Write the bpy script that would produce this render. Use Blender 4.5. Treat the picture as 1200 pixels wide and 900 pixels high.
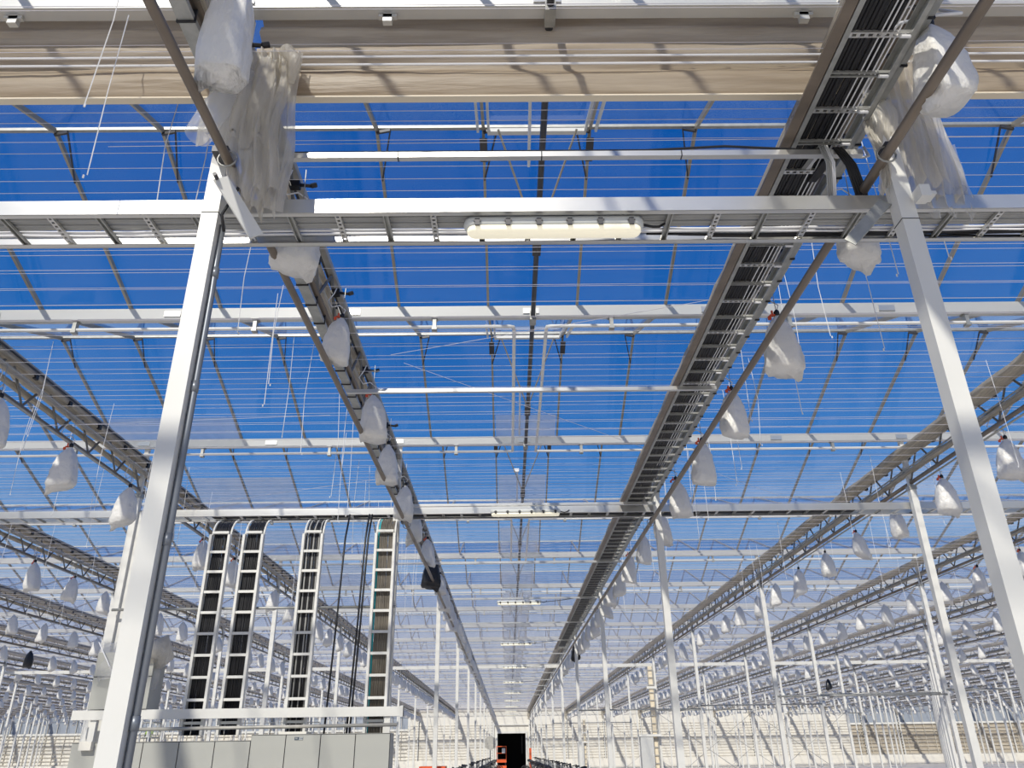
import bpy, bmesh, math, random
from math import sin, cos, pi, radians, sqrt, atan2
from mathutils import Vector, Matrix
random.seed(7)
S = bpy.context.scene
C = S.collection
for o in list(bpy.data.objects): bpy.data.objects.remove(o)

# ------------------------------------------------------------------ camera, sky, sun, exposure
PITCH, YAW, ROLL, FPX = radians(25.275), radians(0.581), radians(-0.779), 912.9
EYE = Vector((0, 0, 1.7))
FW = Vector((sin(YAW)*cos(PITCH), cos(YAW)*cos(PITCH), sin(PITCH)))
RT0 = Vector((cos(YAW), -sin(YAW), 0)); UP0 = RT0.cross(FW)
RT = RT0*cos(ROLL) + UP0*sin(ROLL); UP = -RT0*sin(ROLL) + UP0*cos(ROLL)
cam = bpy.data.cameras.new('camera'); co = bpy.data.objects.new('camera', cam); C.objects.link(co)
co.matrix_world = Matrix(((RT.x, UP.x, -FW.x, EYE.x), (RT.y, UP.y, -FW.y, EYE.y), (RT.z, UP.z, -FW.z, EYE.z), (0, 0, 0, 1)))
cam.sensor_width = 36; cam.lens = FPX/1200*36; cam.clip_end = 2000; cam.clip_start = .05
S.camera = co
S.view_settings.view_transform = 'Standard'; S.view_settings.look = 'None'
S.view_settings.exposure = 0.0; S.view_settings.gamma = 1; S.view_settings.use_curve_mapping = False
S.cycles.transparent_max_bounces = 40; S.cycles.max_bounces = 8

w = bpy.data.worlds.new('sky'); S.world = w; w.use_nodes = True
nt = w.node_tree; nt.nodes.clear()
tc = nt.nodes.new('ShaderNodeTexCoord'); sp = nt.nodes.new('ShaderNodeSeparateXYZ')
cr = nt.nodes.new('ShaderNodeValToRGB'); bg = nt.nodes.new('ShaderNodeBackground'); ou = nt.nodes.new('ShaderNodeOutputWorld')
nt.links.new(tc.outputs['Generated'], sp.inputs[0]); nt.links.new(sp.outputs['Z'], cr.inputs[0])
sky = [(0.0, (.88, .86, .82)), (.12, (.56, .60, .66)), (.22, (.17, .34, .62)), (.33, (.045, .21, .56)), (.45, (.012, .135, .46)), (.62, (.003, .095, .40)), (1.0, (.002, .07, .30))]
el = cr.color_ramp.elements
while len(el) > 1: el.remove(el[-1])
el[0].position = 0; el[0].color = (*sky[0][1], 1)
for p, c in sky[1:]:
    e = el.new(p); e.color = (*c, 1)
# thin drifting cloud low in the sky
no = nt.nodes.new('ShaderNodeTexNoise'); no.inputs['Scale'].default_value = 3.0; no.inputs['Detail'].default_value = 5
mp = nt.nodes.new('ShaderNodeMapping'); mp.inputs['Scale'].default_value = (1, 1, 4)
nt.links.new(tc.outputs['Generated'], mp.inputs[0]); nt.links.new(mp.outputs[0], no.inputs['Vector'])
c2 = nt.nodes.new('ShaderNodeValToRGB'); c2.color_ramp.elements[0].position = .56; c2.color_ramp.elements[1].position = .78
nt.links.new(no.outputs['Fac'], c2.inputs[0])
low = nt.nodes.new('ShaderNodeMapRange'); low.inputs[1].default_value = .5; low.inputs[2].default_value = .2
low.inputs[3].default_value = 0; low.inputs[4].default_value = .55
nt.links.new(sp.outputs['Z'], low.inputs[0])
mu = nt.nodes.new('ShaderNodeMath'); mu.operation = 'MULTIPLY'
nt.links.new(c2.outputs[0], mu.inputs[0]); nt.links.new(low.outputs[0], mu.inputs[1])
mx = nt.nodes.new('ShaderNodeMixRGB'); mx.inputs[2].default_value = (.75, .77, .8, 1)
nt.links.new(mu.outputs[0], mx.inputs[0]); nt.links.new(cr.outputs[0], mx.inputs[1])
nt.links.new(mx.outputs[0], bg.inputs[0]); bg.inputs[1].default_value = 1.0
nt.links.new(bg.outputs[0], ou.inputs[0])

sl = bpy.data.lights.new('sun', 'SUN'); sl.energy = 3.7; sl.angle = radians(1.5); sl.color = (1, .94, .83)
so = bpy.data.objects.new('sun', sl); C.objects.link(so)
so.rotation_euler = Vector((.24, .80, -.62)).to_track_quat('-Z', 'Y').to_euler()
so.location = (-20, -40, 40)

def proj(p):
    q = Vector(p) - EYE; d = q.dot(FW)
    if d < .3: return None
    return 600 + FPX*q.dot(RT)/d, 450 - FPX*q.dot(UP)/d, d
def seen(x, y, z, m=160):
    q = proj((x, y, z))
    return q is not None and -m < q[0] < 1200+m and -m < q[1] < 900+m

# ------------------------------------------------------------------ materials
def mat(name, col, rough=.5, metal=0, noise=0, nscale=8, bump=0, bscale=20, stretch=(1, 1, 1), trans=0, alpha=1, col2=None, emit=0, spec=.5):
    m = bpy.data.materials.new(name); m.use_nodes = True; n = m.node_tree; b = n.nodes['Principled BSDF']; L = n.links.new
    out = n.nodes['Material Output']
    b.inputs['Base Color'].default_value = (*col, 1); b.inputs['Roughness'].default_value = rough
    b.inputs['Metallic'].default_value = metal; b.inputs['Specular IOR Level'].default_value = spec
    csock = None
    if noise or bump:
        t = n.nodes.new('ShaderNodeTexCoord'); mp = n.nodes.new('ShaderNodeMapping'); mp.inputs['Scale'].default_value = stretch
        L(t.outputs['Object'], mp.inputs[0])
    if noise:
        a = n.nodes.new('ShaderNodeTexNoise'); a.inputs['Scale'].default_value = nscale; a.inputs['Detail'].default_value = 6
        L(mp.outputs[0], a.inputs['Vector'])
        r = n.nodes.new('ShaderNodeValToRGB'); r.color_ramp.elements[0].position = .3; r.color_ramp.elements[1].position = .7
        r.color_ramp.elements[0].color = (*(col2 or [c*(1-noise) for c in col]), 1); r.color_ramp.elements[1].color = (*col, 1)
        L(a.outputs['Fac'], r.inputs[0]); L(r.outputs[0], b.inputs['Base Color']); csock = r.outputs[0]
    if bump:
        a = n.nodes.new('ShaderNodeTexNoise'); a.inputs['Scale'].default_value = bscale; a.inputs['Detail'].default_value = 4
        L(mp.outputs[0], a.inputs['Vector'])
        u = n.nodes.new('ShaderNodeBump'); u.inputs['Strength'].default_value = bump; u.inputs['Distance'].default_value = .02
        L(a.outputs['Fac'], u.inputs['Height']); L(u.outputs[0], b.inputs['Normal'])
    sh = b.outputs[0]
    if emit:
        b.inputs['Emission Color'].default_value = (*col, 1); b.inputs['Emission Strength'].default_value = emit
    if trans:
        tr = n.nodes.new('ShaderNodeBsdfTranslucent'); tr.inputs[0].default_value = (*col, 1)
        if csock: L(csock, tr.inputs[0])
        if bump: L(u.outputs[0], tr.inputs['Normal'])
        x = n.nodes.new('ShaderNodeMixShader'); x.inputs[0].default_value = trans; L(sh, x.inputs[1]); L(tr.outputs[0], x.inputs[2]); sh = x.outputs[0]
    if alpha < 1:
        tp = n.nodes.new('ShaderNodeBsdfTransparent'); x = n.nodes.new('ShaderNodeMixShader'); x.inputs[0].default_value = alpha
        L(tp.outputs[0], x.inputs[1]); L(sh, x.inputs[2]); sh = x.outputs[0]
    if sh != b.outputs[0]: L(sh, out.inputs[0])
    return m
def glass_mat(name, dirt, tint, dcol=(.75, .8, .85), refl=.9):
    m = bpy.data.materials.new(name); m.use_nodes = True; n = m.node_tree; n.nodes.clear(); L = n.links.new
    out = n.nodes.new('ShaderNodeOutputMaterial')
    lw = n.nodes.new('ShaderNodeLayerWeight'); lw.inputs[0].default_value = .5
    p = n.nodes.new('ShaderNodeMath'); p.operation = 'POWER'; p.inputs[1].default_value = 5; L(lw.outputs['Facing'], p.inputs[0])
    a = n.nodes.new('ShaderNodeMath'); a.operation = 'MULTIPLY_ADD'; a.inputs[1].default_value = refl; a.inputs[2].default_value = .05; L(p.outputs[0], a.inputs[0])
    t = n.nodes.new('ShaderNodeBsdfTransparent'); t.inputs[0].default_value = (*tint, 1)
    g = n.nodes.new('ShaderNodeBsdfGlossy'); g.inputs[0].default_value = (.9, .93, .95, 1); g.inputs['Roughness'].default_value = .08
    x = n.nodes.new('ShaderNodeMixShader'); L(a.outputs[0], x.inputs[0]); L(t.outputs[0], x.inputs[1]); L(g.outputs[0], x.inputs[2])
    d = n.nodes.new('ShaderNodeBsdfTranslucent'); d.inputs[0].default_value = (*dcol, 1)
    no = n.nodes.new('ShaderNodeTexNoise'); no.inputs['Scale'].default_value = 1.2; no.inputs['Detail'].default_value = 5
    tc = n.nodes.new('ShaderNodeTexCoord'); L(tc.outputs['Object'], no.inputs['Vector'])
    mm = n.nodes.new('ShaderNodeMath'); mm.operation = 'MULTIPLY'; mm.inputs[1].default_value = dirt*2; L(no.outputs['Fac'], mm.inputs[0])
    y = n.nodes.new('ShaderNodeMixShader'); L(mm.outputs[0], y.inputs[0]); L(x.outputs[0], y.inputs[1]); L(d.outputs[0], y.inputs[2])
    L(y.outputs[0], out.inputs[0]); return m
M = dict(
 white=mat('white_paint', (.77, .76, .71), .35, noise=.06, nscale=3),
 whitepipe=mat('white_pipe', (.82, .81, .77), .3),
 gutter=mat('gutter_aluminium', (.70, .70, .67), .4, .3, noise=.1, nscale=2, stretch=(.3, 1, 1)),
 galv=mat('galvanised_steel', (.46, .46, .43), .45, .5, noise=.25, nscale=14),
 alu=mat('bright_aluminium', (.74, .73, .69), .3, .75, noise=.12, nscale=4, stretch=(.5, 1, 1)),
 truss=mat('truss_steel', (.52, .50, .45), .55, .3, noise=.2, nscale=10),
 brace=mat('brace_steel', (.20, .20, .19), .5, .3),
 conduit=mat('conduit_steel', (.22, .24, .27), .4, .4),
 pipe=mat('heating_pipe', (.27, .22, .17), .4, .4, noise=.35, nscale=5, stretch=(1, .4, 1)),
 bar=mat('glazing_bar', (.40, .36, .29), .5, .4),
 dark=mat('dark_steel', (.06, .06, .065), .45, .3),
 black=mat('black_rubber', (.012, .012, .014), .45),
 gcable=mat('grey_cable', (.42, .42, .40), .5, noise=.2, nscale=4),
 wcable=mat('white_cable', (.85, .85, .85), .4),
 tcable=mat('teal_cable', (.02, .45, .48), .45),
 bcable=mat('brown_cable', (.17, .15, .12), .55, noise=.3),
 screen=mat('folded_screen_fabric', (.84, .76, .62), .6, noise=.35, nscale=9, bump=.9, bscale=22, stretch=(6, .5, 6), trans=.35),
 curtain=mat('curtain_film', (.70, .60, .46), .42, noise=.35, nscale=3, bump=.5, bscale=5, stretch=(.35, 4, 4), trans=.4, col2=(.45, .35, .24)),
 seam=mat('curtain_seam', (.85, .74, .55), .6),
 film=mat('clear_film', (.90, .85, .75), .2, noise=.2, nscale=4, bump=.8, bscale=14, stretch=(3, 3, .6), trans=.5, alpha=.74),
 film2=mat('thin_clear_film', (.85, .85, .85), .15, bump=.6, bscale=10, trans=.5, alpha=.35),
 bag=mat('white_plastic_bag', (.95, .93, .88), .33, noise=.06, nscale=5, bump=1.0, bscale=16, trans=.16),
 bbag=mat('black_plastic_bag', (.02, .02, .022), .35, bump=.8, bscale=12),
 cab=mat('cabinet_grey', (.43, .43, .39), .45, noise=.04, nscale=1.5),
 cabdark=mat('dark_joint', (.05, .05, .05), .6),  # near-black joints: door gaps, box seam, column collar
 glass=glass_mat('roof_glass', .014, (.97, .985, 1)),
 paleglass=glass_mat('pale_glass', .45, (.85, .87, .9), (1, .9, .72)),  # pale, more translucent mix for the sheets on the panes
 wire=mat('support_wire', (.75, .72, .75), .4, .2),
 floor=mat('white_ground_cover', (.86, .79, .68), .8, noise=.15, nscale=.6),
 path=mat('concrete_path', (.74, .68, .58), .8, noise=.15, nscale=1.5),
 wall=mat('white_wall_panel', (.80, .77, .69), .6, noise=.07, nscale=.5),
 wallblue=mat('screened_glass_wall', (.36, .40, .46), .35, noise=.15, nscale=.3),
 tanwall=mat('tan_blind', (.50, .44, .35), .7, noise=.15, nscale=.6),
 rib=mat('wall_rib', (.62, .58, .50), .6),
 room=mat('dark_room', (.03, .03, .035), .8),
 lamp=mat('lamp_diffuser', (1, .93, .72), .4, emit=.42),
 lampbody=mat('lamp_housing', (.62, .64, .62), .4),
 orange=mat('orange_paint', (.85, .13, .03), .45),
 red=mat('red_clip', (.75, .10, .03), .45),
 hivis=mat('hi_vis_cloth', (.55, .85, .05), .7),
 skin=mat('skin', (.55, .36, .27), .6),
 navy=mat('navy_cloth', (.03, .04, .08), .8),
 sign=mat('sticker_dark', (.02, .045, .08), .5), signl=mat('sticker_light', (.5, .52, .52), .5),
)

# ------------------------------------------------------------------ mesh helpers
class MB:
    def __init__(s): s.v = []; s.f = []; s.m = []
    def add(s, v, f, mi=0):
        k = len(s.v); s.v += [tuple(p) for p in v]; s.f += [tuple(i+k for i in q) for q in f]; s.m += [mi]*len(f); return s
    def box(s, x0, x1, y0, y1, z0, z1, mi=0):
        v = [(x, y, z) for x in (x0, x1) for y in (y0, y1) for z in (z0, z1)]
        return s.add(v, [(0, 1, 3, 2), (4, 6, 7, 5), (0, 4, 5, 1), (2, 3, 7, 6), (0, 2, 6, 4), (1, 5, 7, 3)], mi)
    def bar(s, p, q, w, h, mi=0):
        p = Vector(p); q = Vector(q); d = (q-p).normalized(); a = d.cross(Vector((0, 0, 1)))
        if a.length < .01: a = Vector((1, 0, 0))
        a.normalize(); b = a.cross(d)
        v = [c + a*(i*w/2) + b*(j*h/2) for c in (p, q) for i, j in ((-1, -1), (1, -1), (1, 1), (-1, 1))]
        return s.add(v, [(0, 1, 2, 3), (7, 6, 5, 4), (0, 4, 5, 1), (1, 5, 6, 2), (2, 6, 7, 3), (3, 7, 4, 0)], mi)
    def path(s, pts, r, n=8, mi=0, cap=True):
        pts = [Vector(p) for p in pts]; rings = []
        rr = r if isinstance(r, (list, tuple)) else [r]*len(pts)
        ref = None
        for i, p in enumerate(pts):
            d = (pts[min(i+1, len(pts)-1)] - pts[max(i-1, 0)]).normalized()
            if ref is None:
                ref = d.cross(Vector((0, 0, 1)))
                if ref.length < .05: ref = Vector((1, 0, 0))
            a = ref - d*ref.dot(d)
            if i and a.length < .4: a = d.cross(b)
            a = a.normalized(); ref = a; b = a.cross(d)
            rings.append([p + (a*cos(2*pi*k/n) + b*sin(2*pi*k/n))*rr[i] for k in range(n)])
        v = [q for g in rings for q in g]
        f = [(i*n+k, i*n+(k+1) % n, (i+1)*n+(k+1) % n, (i+1)*n+k) for i in range(len(pts)-1) for k in range(n)]
        if cap: f += [tuple(range(n))[::-1], tuple(range((len(pts)-1)*n, len(pts)*n))]
        return s.add(v, f, mi)
    def grid(s, fn, nu, nv, mi=0, closed=False):
        v = [fn(i/nu, j/nv) for i in range(nu+1) for j in range(nv+1)]
        f = [(i*(nv+1)+j, (i+1)*(nv+1)+j, (i+1)*(nv+1)+j+1, i*(nv+1)+j+1) for i in range(nu) for j in range(nv)]
        return s.add(v, f, mi)
    def mesh(s, name, mats, smooth=False):
        me = bpy.data.meshes.new(name); me.from_pydata(s.v, [], s.f)
        for m in (mats if isinstance(mats, (list, tuple)) else [mats]): me.materials.append(M[m] if isinstance(m, str) else m)
        if any(s.m): me.polygons.foreach_set('material_index', s.m)
        if smooth: me.polygons.foreach_set('use_smooth', [True]*len(s.f))
        me.update(); return me
def put(name, me, parent=None, loc=(0, 0, 0), rot=(0, 0, 0), scale=None, kind=None, label=None):
    o = bpy.data.objects.new(name, me); C.objects.link(o); o.location = loc; o.rotation_euler = rot
    if scale: o.scale = scale
    if parent: o.parent = parent
    if kind: o['kind'] = kind
    if label: o['label'] = label
    return o
def tag(o, label, cat, group=None, kind=None):
    o['label'] = label; o['category'] = cat
    if group: o['group'] = group
    if kind: o['kind'] = kind
    return o
def empty(name, loc=(0, 0, 0), rot=(0, 0, 0)): return put(name, None, None, loc, rot)
def part(name, mb, m, parent=None, smooth=False, **k): return put(name, mb.mesh(name, m, smooth), parent, **k)
def cp(src, parent=None, loc=None, rot=None):
    o = src.copy(); C.objects.link(o)
    if parent: o.parent = parent
    if loc is not None: o.location = loc
    if rot is not None: o.rotation_euler = rot
    return o
def copy_tree(src, loc, rot=None, label=None):
    r = cp(src, None, loc, rot)
    if label: r['label'] = label
    for ch in list(src.children):
        c = cp(ch, r)
        for g in list(ch.children): cp(g, c)
    return r
ORD = ['first', 'second', 'third', 'fourth', 'fifth', 'sixth', 'seventh', 'eighth', 'ninth', 'tenth', 'eleventh', 'twelfth', 'thirteenth', 'fourteenth', 'fifteenth', 'sixteenth', 'seventeenth', 'eighteenth', 'nineteenth', 'twentieth', 'twenty-first', 'twenty-second', 'twenty-third', 'twenty-fourth', 'twenty-fifth', 'twenty-sixth', 'twenty-seventh', 'twenty-eighth', 'twenty-ninth', 'thirtieth']
for k in range(31, 160): ORD.append('%d%s' % (k, 'st' if k % 10 == 1 and k != 11 else 'nd' if k % 10 == 2 and k != 12 else 'rd' if k % 10 == 3 and k != 13 else 'th'))

# ------------------------------------------------------------------ the grid of the building
P = 8.0; Y0 = 3.6; XL = -1.672; XR = 2.322; CY = .05; CW = .048
NR = 14
ROWS = [XR + 4*k for k in range(NR, -1, -1)][::-1]          # right rows from the aisle outwards
rows = [('right', k, XR + 4*k) for k in range(NR+1)] + [('left', k, XL - 4*k) for k in range(NR+1)]
def rowname(side, k): return ('%s edge of the aisle' % side) if k == 0 else ('%s row %s of the aisle' % (ORD[k], side))
def rowshort(side, k): return ('%s aisle row' % side) if k == 0 else ('%s %s row' % (ORD[k], side))
YEND = Y0 + 11*P          # 91.6
XW = 60.5
GZ, RZ = 6.25, 7.02       # gutter top, ridge

# ---- floor and outer walls
o = part('floor', MB().box(-XW-60, XW+60, -40, 200, -.1, 0), 'floor', kind='structure')
o = part('aisle_path', MB().box(XL+.15, XR-.15, -10, 97, 0, .02), 'path', kind='structure')
YW = 91.9
wb = MB()
DX0, DX1, DZ = -1.15, 1.87, 3.5
WX0, WX1 = -10.8, 37.0
for a, b, c, d in ((WX0, DX0, 0, 6.25), (DX1, WX1, 0, 6.25), (DX0, DX1, DZ, 6.25)): wb.box(a, b, YW, YW+.25, c, d)
wall = part('wall_back', wb, 'wall', kind='structure')
rb = MB()
z = 1.05
while z < 4.4:
    rb.box(WX0, DX0-.45, YW-.05, YW, z, z+.06); rb.box(DX1+.45, WX1, YW-.05, YW, z, z+.06); z += .27
rb.box(WX0, WX1, YW-.1, YW, 5.72, 5.95)
part('wall_rib', rb, 'rib', wall, kind='stuff')
cb = MB().box(-XW, DX0-.5, YW-.35, YW-.05, 0, .95).box(DX1+.5, XW, YW-.35, YW-.05, 0, .95)
part('concrete_kerb', cb, 'wall', wall)
g = MB().box(-XW, WX0, YW+.1, YW+.15, 3.9, 6.2).box(-XW, WX0, YW+.1, YW+.15, .9, 3.9, 1).box(WX1, XW, YW+.1, YW+.15, 3.95, 6.2).box(WX1, XW, YW+.1, YW+.15, .9, 3.95, 2)
part('screened_glazing', g, ['wallblue', 'wall', 'tanwall'], wall)
g = MB()
for a, b in ((-XW, WX0), (WX1, XW)):
    z = 1.0
    while z < 3.8: g.box(a, b, YW-.02, YW+.06, z, z+.05); z += .36
    x = a
    while x < b: g.box(x-.02, x+.02, YW-.03, YW+.08, .9, 6.2); x += 1.0
part('glazing_bar', g, 'rib', wall, kind='stuff')
g = MB().box(-XW, WX0, YW-.06, YW+.05, 3.85, 4.05).box(WX1, XW, YW-.06, YW+.05, 3.9, 4.1)
part('wall_rail', g, 'white', wall)
for sgn, nm in ((-1, 'wall_left'), (1, 'wall_right')):
    x = sgn*XW
    wl = part(nm, MB().box(x-.1, x+.1, -12, YW, 0, .95), 'wall', kind='structure')
    g = MB().box(x-.01, x+.01, -12, YW, .95, 6.2); part('screened_glazing', g, 'wallblue', wl)
    g = MB()
    for k in range(26): g.box(x-.05, x+.05, -12+4*k-.04, -12+4*k+.04, .9, 6.2)
    for z in (1.6, 2.4, 3.2, 4.0, 5.0): g.box(x-.03, x+.03, -12, YW, z, z+.05)
    part('glazing_bar', g, 'rib', wl, kind='stuff')
# doorway with the dark room behind
d = empty('door_1', (0, YW, 0)); d['kind'] = 'structure'
part('door_frame', MB().box(DX0-.22, DX0, -.12, .1, 0, DZ+.22).box(DX1, DX1+.22, -.12, .1, 0, DZ+.22).box(DX0, DX1, -.12, .1, DZ, DZ+.22), 'white', d)
part('door_surround', MB().box(DX0-.5, DX0-.34, -.2, 0, 0, 4.6).box(DX1+.34, DX1+.5, -.2, 0, 0, 4.6).box(DX0-.34, DX1+.34, -.2, 0, 4.3, 4.42), 'white', d)
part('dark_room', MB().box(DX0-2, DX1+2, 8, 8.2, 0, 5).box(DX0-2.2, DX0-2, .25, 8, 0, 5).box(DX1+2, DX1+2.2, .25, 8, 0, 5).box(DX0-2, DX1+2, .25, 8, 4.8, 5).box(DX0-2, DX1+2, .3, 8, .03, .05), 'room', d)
part('strip_light', MB().box(DX1-.35, DX1-.3, 4, 4.1, 1.5, 3.3), 'gcable', d)

# ---- the glass roof
PW = 1.0; BX = -.18
roof = empty('ceiling'); roof['kind'] = 'structure'
span_y = [Y0-12+4*k for k in range(26) if Y0-12+4*k < YEND-.1]
pane_q = []; bar_q = []
for y in span_y:
    for side in (0, 1):
        ya, yb = (y, y+2) if side == 0 else (y+2, y+4)
        za, zb = (GZ, RZ) if side == 0 else (RZ, GZ)
        for n in range(-60, 61):
            x = BX + n*PW
            q = proj((x+.5, (ya+yb)/2, 6.6)); vis = q is not None and -60 < q[0] < 1260 and -60 < q[1] < 900
            pane_q.append((q[2] if vis else 999+abs(x), x, ya, yb, za, zb)); bar_q.append((q[2] if vis else 999+abs(x), x, ya, yb, za, zb))
pane_q.sort(); bar_q.sort()
def pane_mesh(side):
    za, zb = (GZ, RZ) if side == 0 else (RZ, GZ)
    return MB().add([(.02, 0, za), (PW-.02, 0, za), (PW-.02, 2, zb), (.02, 2, zb)], [(0, 1, 2, 3)]).mesh('glass_pane', 'glass')
pm = [pane_mesh(0), pane_mesh(1)]
def bar_mesh(side):
    za, zb = (GZ, RZ) if side == 0 else (RZ, GZ)
    return MB().bar((0, 0, za-.02), (0, 2, zb-.02), .027, .05).mesh('glazing_bar', 'bar')
bm_ = [bar_mesh(0), bar_mesh(1)]
gm = MB(); gb = MB()
for i, (dd, x, ya, yb, za, zb) in enumerate(pane_q):
    s_ = 0 if za < zb else 1
    if i < 300: put('glass_pane', pm[s_], roof, (x, ya, 0))
    else: gm.add([(x+.02, ya, za), (x+PW-.02, ya, za), (x+PW-.02, yb, zb), (x+.02, yb, zb)], [(0, 1, 2, 3)])
for i, (dd, x, ya, yb, za, zb) in enumerate(bar_q):
    s_ = 0 if za < zb else 1
    if i < 300: put('glazing_bar', bm_[s_], roof, (x, ya, 0))
    else: gb.bar((x, ya, za-.02), (x, yb, zb-.02), .027, .05)
part('glass_pane', gm, 'glass', roof, kind='stuff'); part('glazing_bar', gb, 'bar', roof, kind='stuff')
rmesh = MB().box(-XW, XW, -.018, .018, RZ-.02, RZ+.012).mesh('ridge_beam', 'galv')
for y in span_y: put('ridge_beam', rmesh, roof, (0, y+2, 0))
# forked struts that brace the bars at the ridge
fk = MB().bar((.13, -.02, RZ-.05), (0, .46, RZ-.245), .013, .02).bar((.13, -.02, RZ-.05), (0, .0, RZ-.06), .02, .03).mesh('ridge_strut', 'dark')
fk2 = MB().bar((-.13, -.02, RZ-.05), (0, .46, RZ-.245), .013, .02).bar((-.13, -.02, RZ-.05), (0, .0, RZ-.06), .02, .03).mesh('ridge_strut', 'dark')
for y in (Y0+2, Y0+6, Y0+10):
    for n in range(-9, 10):
        x = BX+n*PW
        if seen(x, y, 7, 30): put('ridge_strut', fk if x < .3 else fk2, roof, (x, y, 0))
# pale translucent sheets under the lower ends of some roof panes
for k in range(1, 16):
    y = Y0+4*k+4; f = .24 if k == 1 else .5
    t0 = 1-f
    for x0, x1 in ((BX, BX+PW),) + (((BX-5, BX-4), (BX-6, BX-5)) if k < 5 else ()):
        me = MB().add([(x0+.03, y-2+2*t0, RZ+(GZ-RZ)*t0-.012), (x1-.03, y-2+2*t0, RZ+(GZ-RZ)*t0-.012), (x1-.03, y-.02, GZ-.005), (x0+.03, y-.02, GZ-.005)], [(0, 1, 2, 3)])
        part('pale_pane_sheet', me, 'paleglass', roof)

# ---- roof vents over the aisle
vfr = MB()
vf = MB().box(0, PW, -.035, .05, RZ-.09, RZ-.03)
v0 = None
for k in range(12):
    y = Y0+2+4*k
    if k == 0 or v0 is None:
        v0 = empty('roof_vent', (BX, y, 0)); tag(v0, 'pale framed roof vent over the aisle, %s from the camera' % ORD[k], 'vent', 'roof vents along the aisle ridge')
        part('top_rail', MB().box(.04, PW-.04, -.05, .0, RZ-.10, RZ-.06), 'white', v0)
        for x in (-.05, .05, PW-.05, PW+.05):
            part('side_rail', MB().bar((x, -.04, RZ-.08), (x, -1.1, RZ-.08-.42), .022, .04), 'gutter', v0)
        for x in (0, PW): part('hinge', MB().bar((x, 0, RZ-.14), (x, .22, RZ-.22), .07, .02), 'dark', v0)
        for sx in (-1, 1):
            part('push_rod', MB().path([(.5, .55, 6.13), (.5+sx*.36, -.15, 6.85)], .011, 6), 'bar', v0)
        part('slide', MB().box(.46, .54, .45, .75, 6.08, 6.16), 'dark', v0)
    else: copy_tree(v0, (BX, y, 0), None, 'pale framed roof vent over the aisle, %s from the camera' % ORD[k])
sh = MB().path([(.32, 1.5, 6.10), (.32, YEND, 6.10)], .026, 8)
k_ = empty('vent_drive_rod'); tag(k_, 'long dark drive rod running down the middle of the aisle roof', 'rod')
part('rod', sh, 'dark', k_); g = MB()
for k in range(22): g.box(.285, .355, Y0+4*k-.07, Y0+4*k+.07, 6.05, 6.16)
part('bearing', g, 'galv', k_, kind='stuff')
for i, y in enumerate((4.1, 10.3, 13.9)):
    o = part('push_bar', MB().path([(.22, y, 6.45), (.22, y+1.1, 6.2)], .013, 6).box(.15, .25, y-.03, y+.02, 6.44, 6.5), 'wcable')
    tag(o, 'thin white push bar beside the dark drive rod, %s from the camera' % ORD[i], 'rod', 'white push bars')

# ---- gutters and the white pipes beneath them
gp = MB()
gprof = [(-.065, -.03), (-.05, -.15), (.05, -.15), (.065, -.03), (.05, -.03), (.035, -.13), (-.035, -.13), (-.05, -.03)]
v = [(x, a, 6.26+b) for x in (-XW, XW) for a, b in gprof]; n_ = len(gprof)
gp.add(v, [(i, (i+1) % n_, n_+(i+1) % n_, n_+i) for i in range(n_)])
gmesh = gp.mesh('gutter', 'gutter')
gcount = 0
joint = MB().box(-.09, .09, -.066, -.055, 6.13, 6.2).mesh('splice_plate', 'alu')
for k in range(-3, 23):
    y = Y0+4*k
    if y > YEND+.1: break
    o = put('gutter', gmesh, None, (0, y, 0))
    if k >= 0: lab = 'wide pale aluminium roof gutter crossing overhead, %s from the camera' % ORD[k]
    else: lab = 'pale aluminium roof gutter behind the camera, %s back' % ORD[-k-1]
    tag(o, lab, 'gutter', 'roof gutters')
    if 0 <= k < 4:
        for x in range(-6, 7, 2): put('splice_plate', joint, o, (x+.3, 0, 0))
brk = MB().box(-.035, .035, -.05, .05, .10, .13).box(-.02, .02, -.03, .03, -.02, .1).box(-.028, .028, -.035, .035, -.045, -.015, 0).mesh('bracket', 'galv')
pz = 6.0
for k in range(1, 20):
    y = Y0+4*k
    for side in ('left', 'right'):
        sg = -1 if side == 'left' else 1
        xa = .11 if sg < 0 else .47
        pts = [(sg*XW, y, pz), (xa, y, pz)]
        conn = (k % 2 == 1)
        if conn and k < 14:
            pts = [(sg*XW, y, pz), (xa+sg*.05, y, pz), (xa+sg*.01, y+.01, pz), (xa, y+.06, pz-.01), (xa, y+1.9, pz-.08), (xa, y+3.75, pz-.08), (xa, y+3.95, pz-.02)]
        if k % 2 == 0: pts = [(sg*XW, y, pz), (xa+sg*.0, y, pz)]
        t = part('condensate_pipe', MB().path(pts, .021, 8), 'whitepipe', None, True)
        tag(t, 'thin white pipe under the %s gutter, %s of the aisle middle' % (ORD[k], side), 'pipe', 'white pipes under the gutters')
        if k < 9:
            for b in range(9):
                x = (-.78-2*b) if sg < 0 else (1.2+2*b)
                if seen(x, y, 6, 20): put('bracket', brk, t, (x, y, pz))

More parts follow.
